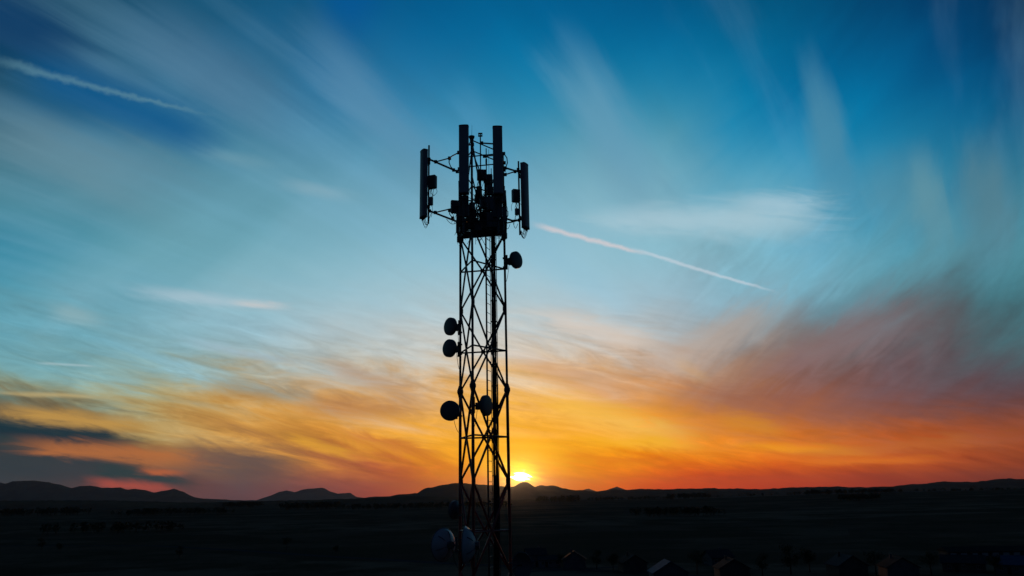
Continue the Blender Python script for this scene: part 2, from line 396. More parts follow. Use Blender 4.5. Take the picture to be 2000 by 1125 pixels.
def ridge(name, pts, D, depth, mtl, seed, rough=1.0, px0=-700, px1=2700, step=5):
    "a range of hills: crest line read from the photo, real distance D and depth"
    xs = [p[0] for p in pts]; ys = [p[1] for p in pts]
    cols = int((px1 - px0) / step); mb = MB(); K = 13
    for i in range(cols + 1):
        px = px0 + i * step
        if px < xs[0]: py = ys[0] + 5 * fbm((px - xs[0]) / 90, seed) 
        elif px > xs[-1]: py = ys[-1] + 5 * fbm((px - xs[-1]) / 90, seed)
        else: py = float(np.interp(px, xs, ys))
        py += rough * .9 * fbm(px / 9.0, seed + 1)
        c = P(px, py, D)
        for k in range(K):
            s_ = -1 + 2 * k / (K - 1)
            yy = D + depth * (s_ + .10 * fbm(px / 40 + k, seed + 7) * (1 - abs(s_)))
            hgt = math.cos(s_ * math.pi / 2) ** 1.5 if abs(s_) < 1 else 0
            if k != K // 2: hgt *= 1 + .25 * fbm(px / 22 + k * .7, seed + 3) 
            z = -100 + (c.z + 100) * min(hgt, 1)
            mb.v.append((c.x * yy / D, yy, z))
    for i in range(cols):
        for k in range(K - 1):
            a = i * K + k; mb.f.append((a, a + K, a + K + 1, a + 1)); mb.sm.append(True)
    return mb.build(name, mtl, None, kind='structure')

HILL = mat('forested_hillside', (.025, .032, .018), .95, 0, .4, .002, spec=0)
ridge('mountain_range', [(-300, 948), (-120, 936), (0, 942), (12, 945), (25, 940), (68, 938), (95, 942), (118, 947), (140, 953), (155, 950), (172, 948.5), (190, 951), (205, 953),
    (235, 952), (250, 956), (265, 954), (285, 958), (300, 962), (318, 959), (340, 954.5), (356, 960), (380, 971), (400, 974), (450, 976), (520, 979), (900, 990), (2700, 960)], 21000, 2600, HILL, 11, 1.2)
ridge('mountain_range', [(-700, 985), (500, 977), (528, 968), (545, 961), (560, 958), (575, 961), (592, 956), (612, 953.5), (632, 952.5), (645, 960), (660, 964), (684, 962), (695, 970), (760, 978),
    (1110, 966), (1135, 958), (1150, 954.5), (1165, 960), (1185, 957), (1205, 950.5), (1225, 958), (1260, 966), (2700, 950)], 34000, 3000, HILL, 23, .8)
ridge('hills', [(-700, 990), (600, 980), (700, 973.5), (735, 969.5), (760, 969), (785, 965.5), (815, 963.5), (822, 958), (832, 953), (846, 952), (858, 947.5), (880, 945), (893, 944), (915, 945), (940, 946.5), (960, 947.5), (985, 950),
    (1002, 951), (1014, 943.5), (1022, 940.8), (1030, 941.5), (1045, 951), (1056, 947.5), (1066, 949.5), (1080, 947.5), (1092, 951), (1110, 956), (1140, 958), (1165, 960.5), (1180, 958), (1202, 956),
    (1225, 957), (1253, 954), (1280, 956), (1310, 955.5), (1337, 954), (1370, 954.5), (1383, 953), (1420, 955), (1425, 954), (1500, 955.5), (1535, 952), (1600, 951), (1632, 949.5), (1665, 952), (1705, 951.5),
    (1740, 950), (1770, 946.5), (1800, 945.5), (1845, 940.5), (1880, 941), (1900, 941.5), (1940, 937), (1975, 934.5), (2000, 936), (2120, 930), (2400, 945)], 12500, 1700, HILL, 5, 1.6)
ridge('hills', [(-700, 985), (0, 978), (120, 977), (230, 977.5), (290, 979.5), (380, 982), (480, 979), (600, 976.5), (720, 973), (800, 969), (900, 971), (1000, 975), (1100, 976), (1200, 978), (2300, 975)], 7600, 1100, HILL, 41, 1.2)

# ---- far woods and tree belts (nobody could count them)
LEAFD = mat('dark_foliage', (.03, .04, .018), .9, 0, .45, .6, spec=.03)
def crown_shell(mb, c, rx, rz, rnd, n=26):
    for _ in range(n):
        th, ph = rnd.uniform(0, 2 * math.pi), math.acos(rnd.uniform(-.7, 1)); k = rnd.uniform(.6, 1.0)
        p = Vector(c) + Vector((rx * k * math.sin(ph) * math.cos(th), rx * k * math.sin(ph) * math.sin(th), rz * k * math.cos(ph)))
        s_ = rx * rnd.uniform(.22, .42); u = Vector((rnd.gauss(0, 1), rnd.gauss(0, 1), rnd.gauss(0, 1))).normalized(); w_ = u.orthogonal().normalized(); q = u.cross(w_)
        mb.add([p + w_ * s_, p + q * s_ * .8, p - w_ * s_, p - q * s_ * .9], [(0, 1, 2, 3)])
def wood(px0, px1, py, D, n, hgt, seed, rows=3):
    rnd = random.Random(seed); mb = MB()
    for k in range(n):
        px = rnd.uniform(px0, px1); c = P(px, py, 1.0); x = c.x * D; y = D + rnd.uniform(0, rows * 25)
        z = ground_h(x, y); h = hgt * rnd.uniform(.65, 1.1)
        mb.tube([(x, y, z - 1), (x, y, z + h * .5)], h * .03, 5)
        crown_shell(mb, (x, y, z + h * .6), h * rnd.uniform(.28, .42), h * .42, rnd, 30)
    mb.build('distant_wood', LEAFD, None, kind='stuff')
wood(430, 500, 990, 2600, 45, 17, 1); wood(545, 655, 995, 1900, 70, 16, 2); wood(-300, 140, 998, 1700, 200, 15, 3)
wood(660, 1000, 1000, 1750, 170, 12, 4); wood(1045, 1135, 982, 2500, 60, 18, 5); wood(1150, 1320, 978, 2700, 90, 12, 6)
wood(1308, 1398, 975, 2900, 70, 19, 7); wood(1580, 1750, 965, 2950, 110, 17, 8); wood(1660, 1730, 985, 1500, 45, 12, 9)
wood(1390, 2300, 975, 2950, 200, 12, 10); wood(200, 430, 1004, 1500, 90, 12, 11)
wood(1250, 1420, 1015, 900, 70, 9, 12); wood(60, 330, 1035, 700, 60, 8, 13)

# ---- road
ROAD = mat('worn_asphalt', (.045, .045, .047), .95, 0, .2, .8, spec=0)
def strip(name, pix, wid, dz, m, **tags):
    pts = [Gd(*p) for p in pix]; mb = MB(); dense = []
    for a, b in zip(pts, pts[1:]):
        for k in range(10): dense.append(a.lerp(b, k / 10))
    dense.append(pts[-1])
    for i, p in enumerate(dense):
        t_ = (dense[min(i + 1, len(dense) - 1)] - dense[max(i - 1, 0)]).normalized(); nrm = Vector((-t_.y, t_.x, 0))
        for s_ in (-.5, .5): q = p + nrm * wid * s_; mb.v.append((q.x, q.y, ground_h(q.x, q.y) + dz))
    for i in range(len(dense) - 1): mb.f.append((2 * i, 2 * i + 1, 2 * i + 3, 2 * i + 2)); mb.sm.append(False)
    return mb.build(name, m, None, **tags)
strip('road', [(-300, 1070), (60, 1066), (300, 1066), (500, 1077), (620, 1086), (730, 1092), (900, 1102), (1300, 1121), (1500, 1140)], 6.5, .10, ROAD, kind='structure')
strip('path', [(1020, 1118), (1090, 1113), (1160, 1110), (1240, 1106)], 3.5, .09, ROAD, kind='structure')

# ================================================================== lattice tower
CX = -.946; PHI = R(18)
def leg_xy(i, z):
    r = .772 + (.818 - .772) * min(max((8 - z) / 10, 0), 3)
    a = PHI + R(120) * (0 if i == 'C' else 1 if i == 'A' else 2)
    return Vector((CX + r * math.cos(a), 23.0 + r * math.sin(a), z))
tower = thing('lattice_tower', 'tall three-legged lattice steel communications tower standing black against the sunset', 'tower', (CX, 23, ZG))
TOPZ = 10.12
zz_ = lambda py: P(936, py, 23.0).z
JZ = [zz_(y) for y in (940, 760, 600, 455)]; RZ = [zz_(y) for y in (1037, 853, 683, 522)]
for L_ in 'ABC':
    mb = MB()
    mb.tube([leg_xy(L_, JZ[1]), leg_xy(L_, TOPZ)], .034, 10)
    mb.tube([leg_xy(L_, ZG), leg_xy(L_, -10)], .043, 10); mb.tube([leg_xy(L_, -10), leg_xy(L_, JZ[1] - .35)], .043, 10); mb.tube([leg_xy(L_, JZ[1] - .35), leg_xy(L_, JZ[1])], .043, 10)
    fz = JZ[1]
    mb.lathe([(-.17, .05), (-.07, .075), (-.03, .092), (.03, .092), (.07, .075), (.17, .045)], leg_xy(L_, fz), (0, 0, 1), 12)
    for k in range(6):
        a = k * math.pi / 3; p = leg_xy(L_, fz) + Vector((.066 * math.cos(a), .066 * math.sin(a), 0)); mb.tube([p - Vector((0, 0, .06)), p + Vector((0, 0, .06))], .01, 6)
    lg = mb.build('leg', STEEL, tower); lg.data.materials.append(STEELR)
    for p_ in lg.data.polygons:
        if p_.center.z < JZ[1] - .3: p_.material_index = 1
FACES = [('A', 'B'), ('B', 'C'), ('C', 'A')]
def mid(a, b, z): return (leg_xy(a, z) + leg_xy(b, z)) / 2
def brace(p, q, r, name, parent=None):
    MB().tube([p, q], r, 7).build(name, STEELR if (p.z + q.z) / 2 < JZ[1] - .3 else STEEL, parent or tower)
def gusset(a, b, z, h=.23, w_=.085):
    p = leg_xy(a, z); d = (leg_xy(b, z) - p).normalized(); n = d.cross(Vector((0, 0, 1))) * .006; u = Vector((0, 0, 1))
    q = [p + d * .02 + u * h, p + d * w_ * .55 + u * h * .75, p + d * w_ + u * .05, p + d * w_ - u * .05, p + d * w_ * .55 - u * h * .75, p + d * .02 - u * h]
    n_ = len(q); mb = MB(); mb.add([v + n for v in q] + [v - n for v in q], [tuple(range(n_)), tuple(range(2 * n_ - 1, n_ - 1, -1))] + [(i, n_ + i, n_ + (i + 1) % n_, (i + 1) % n_) for i in range(n_)])
    mb.build('gusset_plate', STEEL, tower)
J2 = [JZ[0] - 1.19 * 2] + JZ; R2 = RZ
for a, b in FACES:
    for k, rz in enumerate(R2):
        brace(leg_xy(a, rz), leg_xy(b, rz), .024, 'horizontal_brace')
        m_ = mid(a, b, rz); r_ = .032 if k < 2 else .027
        for jz in (J2[k], J2[k + 1]):
            for l in (a, b):
                e = leg_xy(l, jz); e = e + (m_ - e).normalized() * .05
                brace(m_ + (e - m_).normalized() * .02, e, r_, 'diagonal_brace')
        mb = MB(); d = (leg_xy(b, rz) - leg_xy(a, rz)).normalized(); n = d.cross(Vector((0, 0, 1)))
        mb.box(m_, (.12, .016, .11), math.atan2(d.y, d.x)); mb.build('node_plate', STEEL, tower)
    for jz in JZ:
        gusset(a, b, jz); gusset(b, a, jz)
# hidden lower bays down to the ground
mb = MB(); z0 = J2[0]
while z0 > ZG + .3:
    z1 = max(z0 - 2.4, ZG); zr = (z0 + z1) / 2
    for a, b in FACES:
        mb.tube([leg_xy(a, zr), leg_xy(b, zr)], .022, 6)
        for jz in (z0, z1):
            for l in (a, b): mb.tube([mid(a, b, zr), leg_xy(l, jz)], .025, 6)
    z0 = z1
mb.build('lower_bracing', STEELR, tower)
# head section above the collar
for a, b in FACES:
    for rz in (TOPZ - .03, TOPZ - .36, 8.66): brace(leg_xy(a, rz), leg_xy(b, rz), .019, 'horizontal_brace')
    m_ = mid(a, b, 8.66)
    for l in (a, b):
        brace(m_, leg_xy(l, JZ[3] + .05), .020, 'diagonal_brace'); brace(m_, leg_xy(l, TOPZ - .36), .018, 'diagonal_brace')
brace(leg_xy('B', TOPZ - .02), mid('A', 'C', 8.75), .024, 'diagonal_brace')
brace(leg_xy('B', 9.0), mid('A', 'C', 8.0), .018, 'diagonal_brace')
# collar / working platform below the antennas
cz = zz_(447)
for a_, b_ in FACES:
    p, q = leg_xy(a_, cz), leg_xy(b_, cz); cc = Vector((CX, 23, cz)); po = p + (p - cc) * .06; qo = q + (q - cc) * .06; d = (qo - po); an = math.atan2(d.y, d.x)
    mb = MB(); mb.box((po + qo) / 2 + Vector((0, 0, -.03)), (d.length + .05, .03, .20), an); mb.box((po + qo) / 2 + Vector((0, 0, .24)), (d.length, .05, .05), an)
    mb.box((p * .93 + q * .93) / 2 * 1 + Vector((CX, 23, cz)) * .07 + Vector((0, 0, -.02)), (d.length * .86, .05, .10), an)
    mb.build('collar_beam', STEEL, tower)
for l in 'ABC':
    p = leg_xy(l, cz); d = (p - Vector((CX, 23, cz))).normalized(); mb = MB()
    mb.box(p + Vector((0, 0, .05)), (.15, .15, .50), math.atan2(d.y, d.x), bev=.03); mb.box(p + d * .03 + Vector((0, 0, -.16)), (.10, .19, .16), math.atan2(d.y, d.x), bev=.03)
    mb.build('collar_clamp', STEEL, tower)
mb = MB()
for k in range(-6, 7):
    z_ = cz - .05; f_ = (k + 6) / 12
    p = leg_xy('A', z_).lerp(leg_xy('B', z_), f_); q = leg_xy('A', z_).lerp(leg_xy('C', z_), f_); d = q - p
    if d.length > .1: mb.box((p + q) / 2, (d.length, .045, .02), math.atan2(d.y, d.x))
mb.build('grating', STEEL, tower)
# ladder and cable runs inside
Dl = 23.15
def col_x(px, z): return P(px, 700, 1.0).x * Dl if False else None
def vx(px_top, px_bot):   # x of a vertical member from its photo columns at row 480 and row 1080
    return (P(px_top, 480, Dl).x + P(px_bot, 1080, Dl).x) / 2
lx0, lx1 = vx(950.5, 953.5), vx(958.6, 960.5)
mb = MB()
mb.tube([(lx0, Dl - .1, ZG), (lx0, Dl - .1, TOPZ - .9)], .026, 6); mb.tube([(lx1 + .0, Dl + .25, ZG), (lx1, Dl + .25, TOPZ - .9)], .010, 6)
z = ZG + .3
while z < TOPZ - 1: mb.tube([(lx0, Dl - .1, z), (lx1, Dl + .25, z)], .009, 5); z += .28
mb.build('climbing_ladder', STEEL, tower)
rail = MB(); x2 = vx(971.5, 973.5); rail.tube([(x2, Dl + .1, ZG), (x2, Dl + .1, 8.9)], .011, 6); rail.build('safety_rail', STEEL, tower)

cab = thing('feeder_cable_bundle', 'thick black bundle of feeder cables running down inside the lattice tower', 'cable', (vx(965, 967), Dl, ZG))
rnd = random.Random(4)
for k in range(11):
    px = 961.6 + k * .82; x = vx(px, px + 1.9); y = Dl + rnd.uniform(-.06, .16); z = ZG; pts = []
    while z < cz + .3: pts.append((x + rnd.uniform(-.011, .011), y + rnd.uniform(-.01, .01), z)); z += .45
    MB().tube(pts, rnd.choice((.011, .013, .015)), 6).build('feeder_cable', RUB, cab)
z = -2.6
while z < 7: MB().box((vx(965.5, 967.5), Dl + .04, z), (.19, .03, .035)).build('cable_clamp', GALV, cab); z += .62

# lightning rod and pole device at the tip
rod = thing('lightning_rod', 'thin needle lightning rod on a flared cap at the very top of the tower', 'lightning rod', leg_xy('B', TOPZ))
bt = leg_xy('B', TOPZ)
MB().lathe([(-.10, .05), (.0, .06), (.05, .085), (.09, .09), (.10, .03)], bt, (0, 0, 1), 14).build('flared_cap', STEEL, rod)
MB().tube([bt + Vector((0, 0, .08)), bt + Vector((.012, 0, .45))], .006, 5, .003).build('needle', STEEL, rod)
x9 = P(938.4, 300, 22.75).x
pole = thing('sensor_pole', 'thin vertical pole with a small H-shaped sensor head beside the tower tip', 'sensor', (x9, 22.75, cz))
tz = P(938.4, 262, 22.75).z
MB().tube([(x9, 22.75, cz), (x9, 22.75, tz)], .019, 7).build('pole', STEEL, pole)
mb = MB(); mb.box((x9, 22.75, tz + .02), (.13, .05, .03)); mb.box((x9, 22.75, tz - .06), (.13, .05, .03))
for s_ in (-.05, .05): mb.box((x9 + s_, 22.75, tz - .02), (.022, .04, .07))
mb.build('sensor_head', STEEL, pole)
for px, py, D, r_, lab in ((949.5, 290, 23.2, .016, 'short thick whip aerial just left of the right front panel antenna'), (954.5, 292, 23.4, .006, 'hair-thin whip aerial nearest the right front panel antenna'), (959.3, 329, 22.6, .012, 'stubby whip aerial rising beside the radio units behind the right front panel')):
    q = P(px, py, D); wa = thing('whip_aerial', lab, 'aerial', (q.x, D, cz))
    MB().tube([(q.x, D, cz), (q.x, D, q.z)], r_, 6).build('rod', STEEL, wa)
    MB().lathe([(-.06, r_ + .012), (.1, r_ + .012)], (q.x, D, q.z - .45 if r_ > .01 else cz + .6), (0, 0, 1), 8).build('clamp', STEEL, wa)

# ------------------------------------------------------------------ panel antennas on stand-off mounts
def loop(mb, p, drop, dx, dy, r_=.007, rnd=random):
    "a sagging jumper cable starting at p"
    p = Vector(p); pts = []
    for k in range(9):
        t_ = k / 8; pts.append(p + Vector((dx * t_, dy * t_, -drop * math.sin(math.pi * t_) - (0 if t_ < .5 else 0))))
    mb.tube(pts, r_, 5)

def panel(px, pytop, pybot, D, wid, dep, rz, label, tiltx=0.0):
    t0 = P(px, pytop, D); b0 = P(px, pybot, D); c = (t0 + b0) / 2; c.x = c.x; h = t0.z - b0.z
    o = thing('panel_antenna', label, 'antenna', (c.x, D, b0.z), 'panel antennas around the tower head')
    # body: gently domed front
    mb = MB(); n = 7; prof = []
    for k in range(n + 1):
        a = math.pi * k / n; prof.append((-wid / 2 * math.cos(a) if 0 < k < n else (-wid / 2 if k == 0 else wid / 2), -dep * .55 - dep * .30 * math.sin(a)))
    prof += [(wid / 2, dep * .3), (wid / 2 - .02, dep * .42), (-wid / 2 + .02, dep * .42), (-wid / 2, dep * .3)]
    M = Matrix.Rotation(rz, 3, 'Z'); N_ = len(prof)
    vs = [Vector((c.x, D, c.z)) + M @ Vector((x, y, z)) for z in (-h / 2 + .02, h / 2 - .02) for x, y in prof]
    mb.add(vs, [(i, (i + 1) % N_, N_ + (i + 1) % N_, N_ + i) for i in range(N_)] + [tuple(range(N_ - 1, -1, -1)), tuple(range(N_, 2 * N_))])
    mb.build('radome', PANEL, o)
    for s_ in (-1, 1):
        vs = [Vector((c.x, D, c.z)) + M @ Vector((x * 1.03, y * 1.03, z)) for z in (s_ * (h / 2 - .022), s_ * (h / 2 + .012)) for x, y in prof]
        q = MB().add(vs, [(i, (i + 1) % N_, N_ + (i + 1) % N_, N_ + i) for i in range(N_)] + [tuple(range(N_ - 1, -1, -1)), tuple(range(N_, 2 * N_))])
        q.build('end_cap', PANELD, o)
    # brackets to the pipe behind
    for f_ in (-.33, .33):
        bc = Vector((c.x, D, c.z + f_ * h)) + M @ Vector((0, dep * .8, 0)); q = MB(); q.box(bc, (.07, dep * .9, .09), rz); q.box(bc + M @ Vector((0, dep * .35, 0)), (.13, .03, .13), rz)
        q.build('bracket', GALV, o)
    # jumpers hanging from the bottom
    rnd = random.Random(int(px)); q = MB()
    for k in range(6):
        p = Vector((c.x, D, c.z - h / 2)) + M @ Vector((-wid * .4 + wid * .8 * k / 5, -dep * .1, 0)); q.tube([p, p - Vector((0, 0, .07))], .013, 6)
        e = Vector((c.x, D, c.z - h / 2)) + M @ Vector((rnd.uniform(-.05, .05), dep * 1.3, 0)); loop(q, p - Vector((0, 0, .05)), rnd.uniform(.08, .26), e.x - p.x, e.y - p.y, .006)
    q.build('jumper_cables', RUB, o)
    return c, h, M
RZL, RZR = R(-62), R(62)
panel(828.7, 295, 425, 23.1, .30, .13, RZL, 'leftmost grey panel antenna, standing out alone on the left of the tower head')
panel(906.2, 247, 379, 21.35, .27, .13, R(-4), 'left one of the two tall front panel antennas, beside the lightning rod')
panel(972.2, 249, 380, 21.45, .27, .13, R(4), 'right one of the two tall front panel antennas, right of the sensor pole')
panel(1024.2, 321, 446, 24.1, .31, .13, RZR, 'rightmost grey panel antenna, lowest in the photo on the right stand-off arm')

def mount(label, pipe_px, y0, y1, D, arms, rp=.026):
    a = P(pipe_px, y0, D); b = P(pipe_px, y1, D); o = thing('antenna_mount', label, 'antenna mount', (a.x, D, b.z), 'stand-off mounts of the panel antennas')
    x = (a.x + b.x) / 2
    MB().tube([(x, D, b.z), (x, D, a.z)], rp, 8).build('pipe', GALV, o)
    for arm in arms:
        q = MB(); r_ = arm[0]; pts = [P(u, v, d) for u, v, d in arm[1:]]; q.tube(pts, r_, 7)
        for p in (pts[0], pts[-1]): q.box(p, (.09, .09, .08))
        q.build('arm', STEEL, o)
    return o
mount('stand-off mount with two forked arms carrying the leftmost panel antenna', 837.3, 284, 437, 23.1, [
    (.030, (838, 311, 23.1), (893, 335, 22.9)), (.019, (851, 316, 23.05), (877, 309, 22.8), (884, 304, 22.5), (896, 298, 22.0)), (.016, (878, 309, 22.9), (877, 317, 22.9), (880, 325, 22.9), (886, 332, 22.9)),
    (.030, (839, 412, 23.1), (893, 433, 23.0)), (.020, (850, 415, 23.05), (884, 407, 22.8), (897, 400, 22.3)), (.014, (878, 411, 22.9), (878, 418, 22.9), (884, 426, 22.9))])
mount('stand-off mount with forked arms carrying the rightmost panel antenna', 1014, 315, 459, 24.0, [
    (.030, (1014, 336, 24.0), (987, 328, 23.4)), (.020, (1006, 335, 23.9), (987, 341, 23.5)), (.026, (1012, 331, 24.0), (1017, 335, 24.1)), (.032, (1014, 430, 24.0), (1000, 431, 23.7), (986, 426, 23.3)), (.022, (1014, 430, 24.0), (998, 434, 23.7), (987, 436, 23.5)),
    (.016, (984, 300, 23.3), (990, 308, 23.3), (991, 318, 23.3), (988, 327, 23.3), (985, 332, 23.3)), (.015, (986, 408, 23.3), (992, 413, 23.3), (992, 421, 23.3), (988, 428, 23.3))])
mount('mount behind the left front panel antenna, hidden for most of its height', 905.5, 262, 456, 21.6, [
    (.024, (906, 285, 21.6), (923, 282, 22.2)), (.024, (906, 430, 21.6), (924, 436, 22.2)), (.020, (906, 301, 21.6), (897, 330, 23.3))])
mount('mount behind the right front panel antenna, joined to the tip by a level arm', 972, 262, 456, 21.7, [
    (.024, (972, 281.5, 21.7), (941, 279.5, 22.6)), (.022, (970, 303, 21.7), (946, 305, 23.0)), (.024, (972, 430, 21.7), (926, 432, 22.3)), (.020, (975, 300, 21.7), (985, 318, 23.1))])

# ------------------------------------------------------------------ radio units
def radio(px, py, D, w_, h_, dep, rz, label, group=None, fins=True, cables=4, seed=0):
    c = P(px, py, D); o = thing('radio_unit', label, 'radio unit', (c.x, D, c.z - h_ / 2), group); M = Matrix.Rotation(rz, 3, 'Z')
    q = MB(); q.box(c, (w_, dep, h_), rz, bev=min(w_, dep) * .12); q.build('casing', UNIT, o)
    if fins:
        f = MB(); n_ = 7
        for k in range(n_): f.box(c + M @ Vector((-w_ * .42 + w_ * .84 * k / (n_ - 1), -dep * .55, 0)), (w_ * .03, dep * .14, h_ * .86), rz)
        f.build('cooling_fins', UNIT, o)
    f = MB(); f.box(c + M @ Vector((0, dep * .62, 0)), (w_ * .5, dep * .3, h_ * .5), rz); f.build('bracket', GALV, o)
    if cables:
        rnd = random.Random(seed + int(px * 3 + py)); f = MB()
        for k in range(cables):
            p = c + M @ Vector((w_ * (-.35 + .7 * k / max(cables - 1, 1)), 0, -h_ / 2)); f.tube([p, p - Vector((0, 0, .05))], .011, 6)
            e = Vector((rnd.uniform(-.08, .08), rnd.uniform(-.05, .05), -rnd.uniform(.2, .42))); pts = []
            b1 = Vector((rnd.uniform(-.10, .10), rnd.uniform(-.05, .05), 0))
            for j in range(8): t_ = j / 7; pts.append(p + e * t_ + b1 * math.sin(math.pi * t_))
            f.tube(pts, .0065, 5)
        f.build('jumper_cables', RUB, o)
radio(844.5, 355.5, 23.0, .24, .38, .18, R(-20), 'box-shaped radio unit on the upper back of the leftmost panel antenna, cables dangling below', 'radio units behind the outer antennas', cables=6)
radio(840.8, 393, 23.0, .13, .24, .12, R(-20), 'small radio unit low on the back of the leftmost panel antenna', 'radio units behind the outer antennas', False, 2)
radio(1007.6, 382.5, 23.9, .24, .38, .18, R(20), 'box-shaped radio unit left of the rightmost panel antenna, cables looping below', 'radio units behind the outer antennas', cables=6)
radio(1010.5, 413.5, 23.95, .14, .18, .12, R(20), 'small radio unit low beside the rightmost panel antenna', 'radio units behind the outer antennas', False, 3)
radio(888, 404, 22.6, .22, .36, .16, R(15), 'angular radio unit sticking out left below the left front panel antenna', None, cables=3)
radio(906, 403, 21.75, .27, .60, .12, 0, 'tall radio unit directly under the left front panel antenna', None, cables=6)
radio(972, 404, 21.8, .27, .62, .12, 0, 'tall radio unit directly under the right front panel antenna', None, cables=6)
radio(941, 342, 22.7, .28, .30, .16, R(8), 'squarish radio unit high in the middle of the tower head', None, cables=6)
radio(954, 357, 23.1, .24, .50, .16, R(-6), 'tall radio unit in the middle of the tower head, touching the right front antenna', None, cables=5)
RU = ((922, 403, 22.1, .12, .2), (945, 396, 22.5, .22, .34), (958, 398, 22.3, .2, .4), (934, 388, 23.5, .2, .26), (984, 384, 23.0, .12, .36), (983, 420, 22.8, .16, .44),
        (898, 428, 22.2, .2, .36), (912, 437, 22.6, .24, .26), (960, 430, 22.2, .28, .44), (977, 440, 22.5, .22, .36), (950, 441, 23.4, .26, .3), (932, 446, 22.3, .26, .14), (925, 424, 23.7, .12, .2), (896, 446, 23.2, .14, .3), (944, 422, 22.9, .2, .2), (936, 372, 23.3, .14, .24), (966, 378, 23.2, .14, .4), (967, 415, 23.6, .22, .5), (915, 415, 23.2, .16, .36), (904, 447, 22.4, .2, .2), (976, 452, 22.9, .22, .22), (956, 372, 22.6, .16, .26))
ROWN = ('top row', 'upper middle row', 'lower middle row', 'bottom row'); rown = lambda py: 0 if py < 390 else 1 if py < 413 else 2 if py < 432 else 3
for k, (px, py, D, w_, h_) in enumerate(RU):
    same = sorted(u[0] + u[1] * .001 for u in RU if rown(u[1]) == rown(py)); pos = ('leftmost', 'second from left', 'third from left', 'fourth from left', 'fifth from left', 'sixth from left', 'seventh from left', 'eighth from left')[same.index(px + py * .001)]
    lab = 'dark radio unit in the cluster above the collar, %s, %s' % (ROWN[rown(py)], pos)
    radio(px, py, D, w_, h_, .14, R((k * 47) % 50 - 25), lab, 'radio units crowded above the collar', k % 3 == 0, 4, k)

for l, lab2 in (('A', 'bundle of black cables strapped up the left leg of the tower head'), ('C', 'bundle of black cables strapped up the right leg of the tower head')):
    p = leg_xy(l, cz); o = thing('leg_cable_run', lab2, 'cable', p); rnd = random.Random(ord(l))
    for k in range(4):
        pts = []; z = cz - .1
        while z < 9.5 - .25 * k: pts.append(leg_xy(l, z) + Vector((rnd.uniform(-.012, .012) + (-.045 if l == 'A' else .02) + .02 * k, -.06, 0))); z += .3
        MB().tube(pts, .016, 6).build('feeder_cable', RUB, o)
# loose cable loops round the head
nest = thing('cable_tangle', 'tangle of thin black jumper cables looping around the tower head below the front antennas', 'cable', (CX, 22.8, cz))
rnd = random.Random(12)
for k in range(80):
    a = P(rnd.uniform(897, 984), rnd.uniform(372, 430), rnd.uniform(22, 23.6)); b = P(rnd.uniform(900, 982), rnd.uniform(425, 455), rnd.uniform(22.3, 23.4)); pts = []
    bl = Vector((rnd.uniform(-.22, .22), rnd.uniform(-.1, .1), rnd.uniform(-.15, .1)))
    for j in range(9): t_ = j / 8; pts.append(a.lerp(b, t_) + bl * math.sin(math.pi * t_))
    MB().tube(pts, rnd.choice((.006, .008, .011)), 5).build('jumper_cable', RUB, nest)
for (u0, v0, u1, v1, D, sag) in ((930, 456, 944, 459, 22.4, .17), (872, 428, 893, 434, 22.9, .10), (848, 416, 838, 428, 23.1, -.1), (986, 436, 996, 438, 23.4, .16), (1002, 434, 1011, 437, 23.8, .17), (1016, 448, 1031, 446, 24.05, .3), (1018, 450, 1029, 444, 24.1, .18), (934, 458, 950, 485, 22.6, -.05), (985, 445, 990, 425, 23.2, -.05)):
    a, b = P(u0, v0, D), P(u1, v1, D); pts = [a.lerp(b, j / 10) - Vector((0, 0, sag * math.sin(math.pi * j / 10))) for j in range(11)]
    MB().tube(pts, .008, 5).build('jumper_cable', RUB, nest)

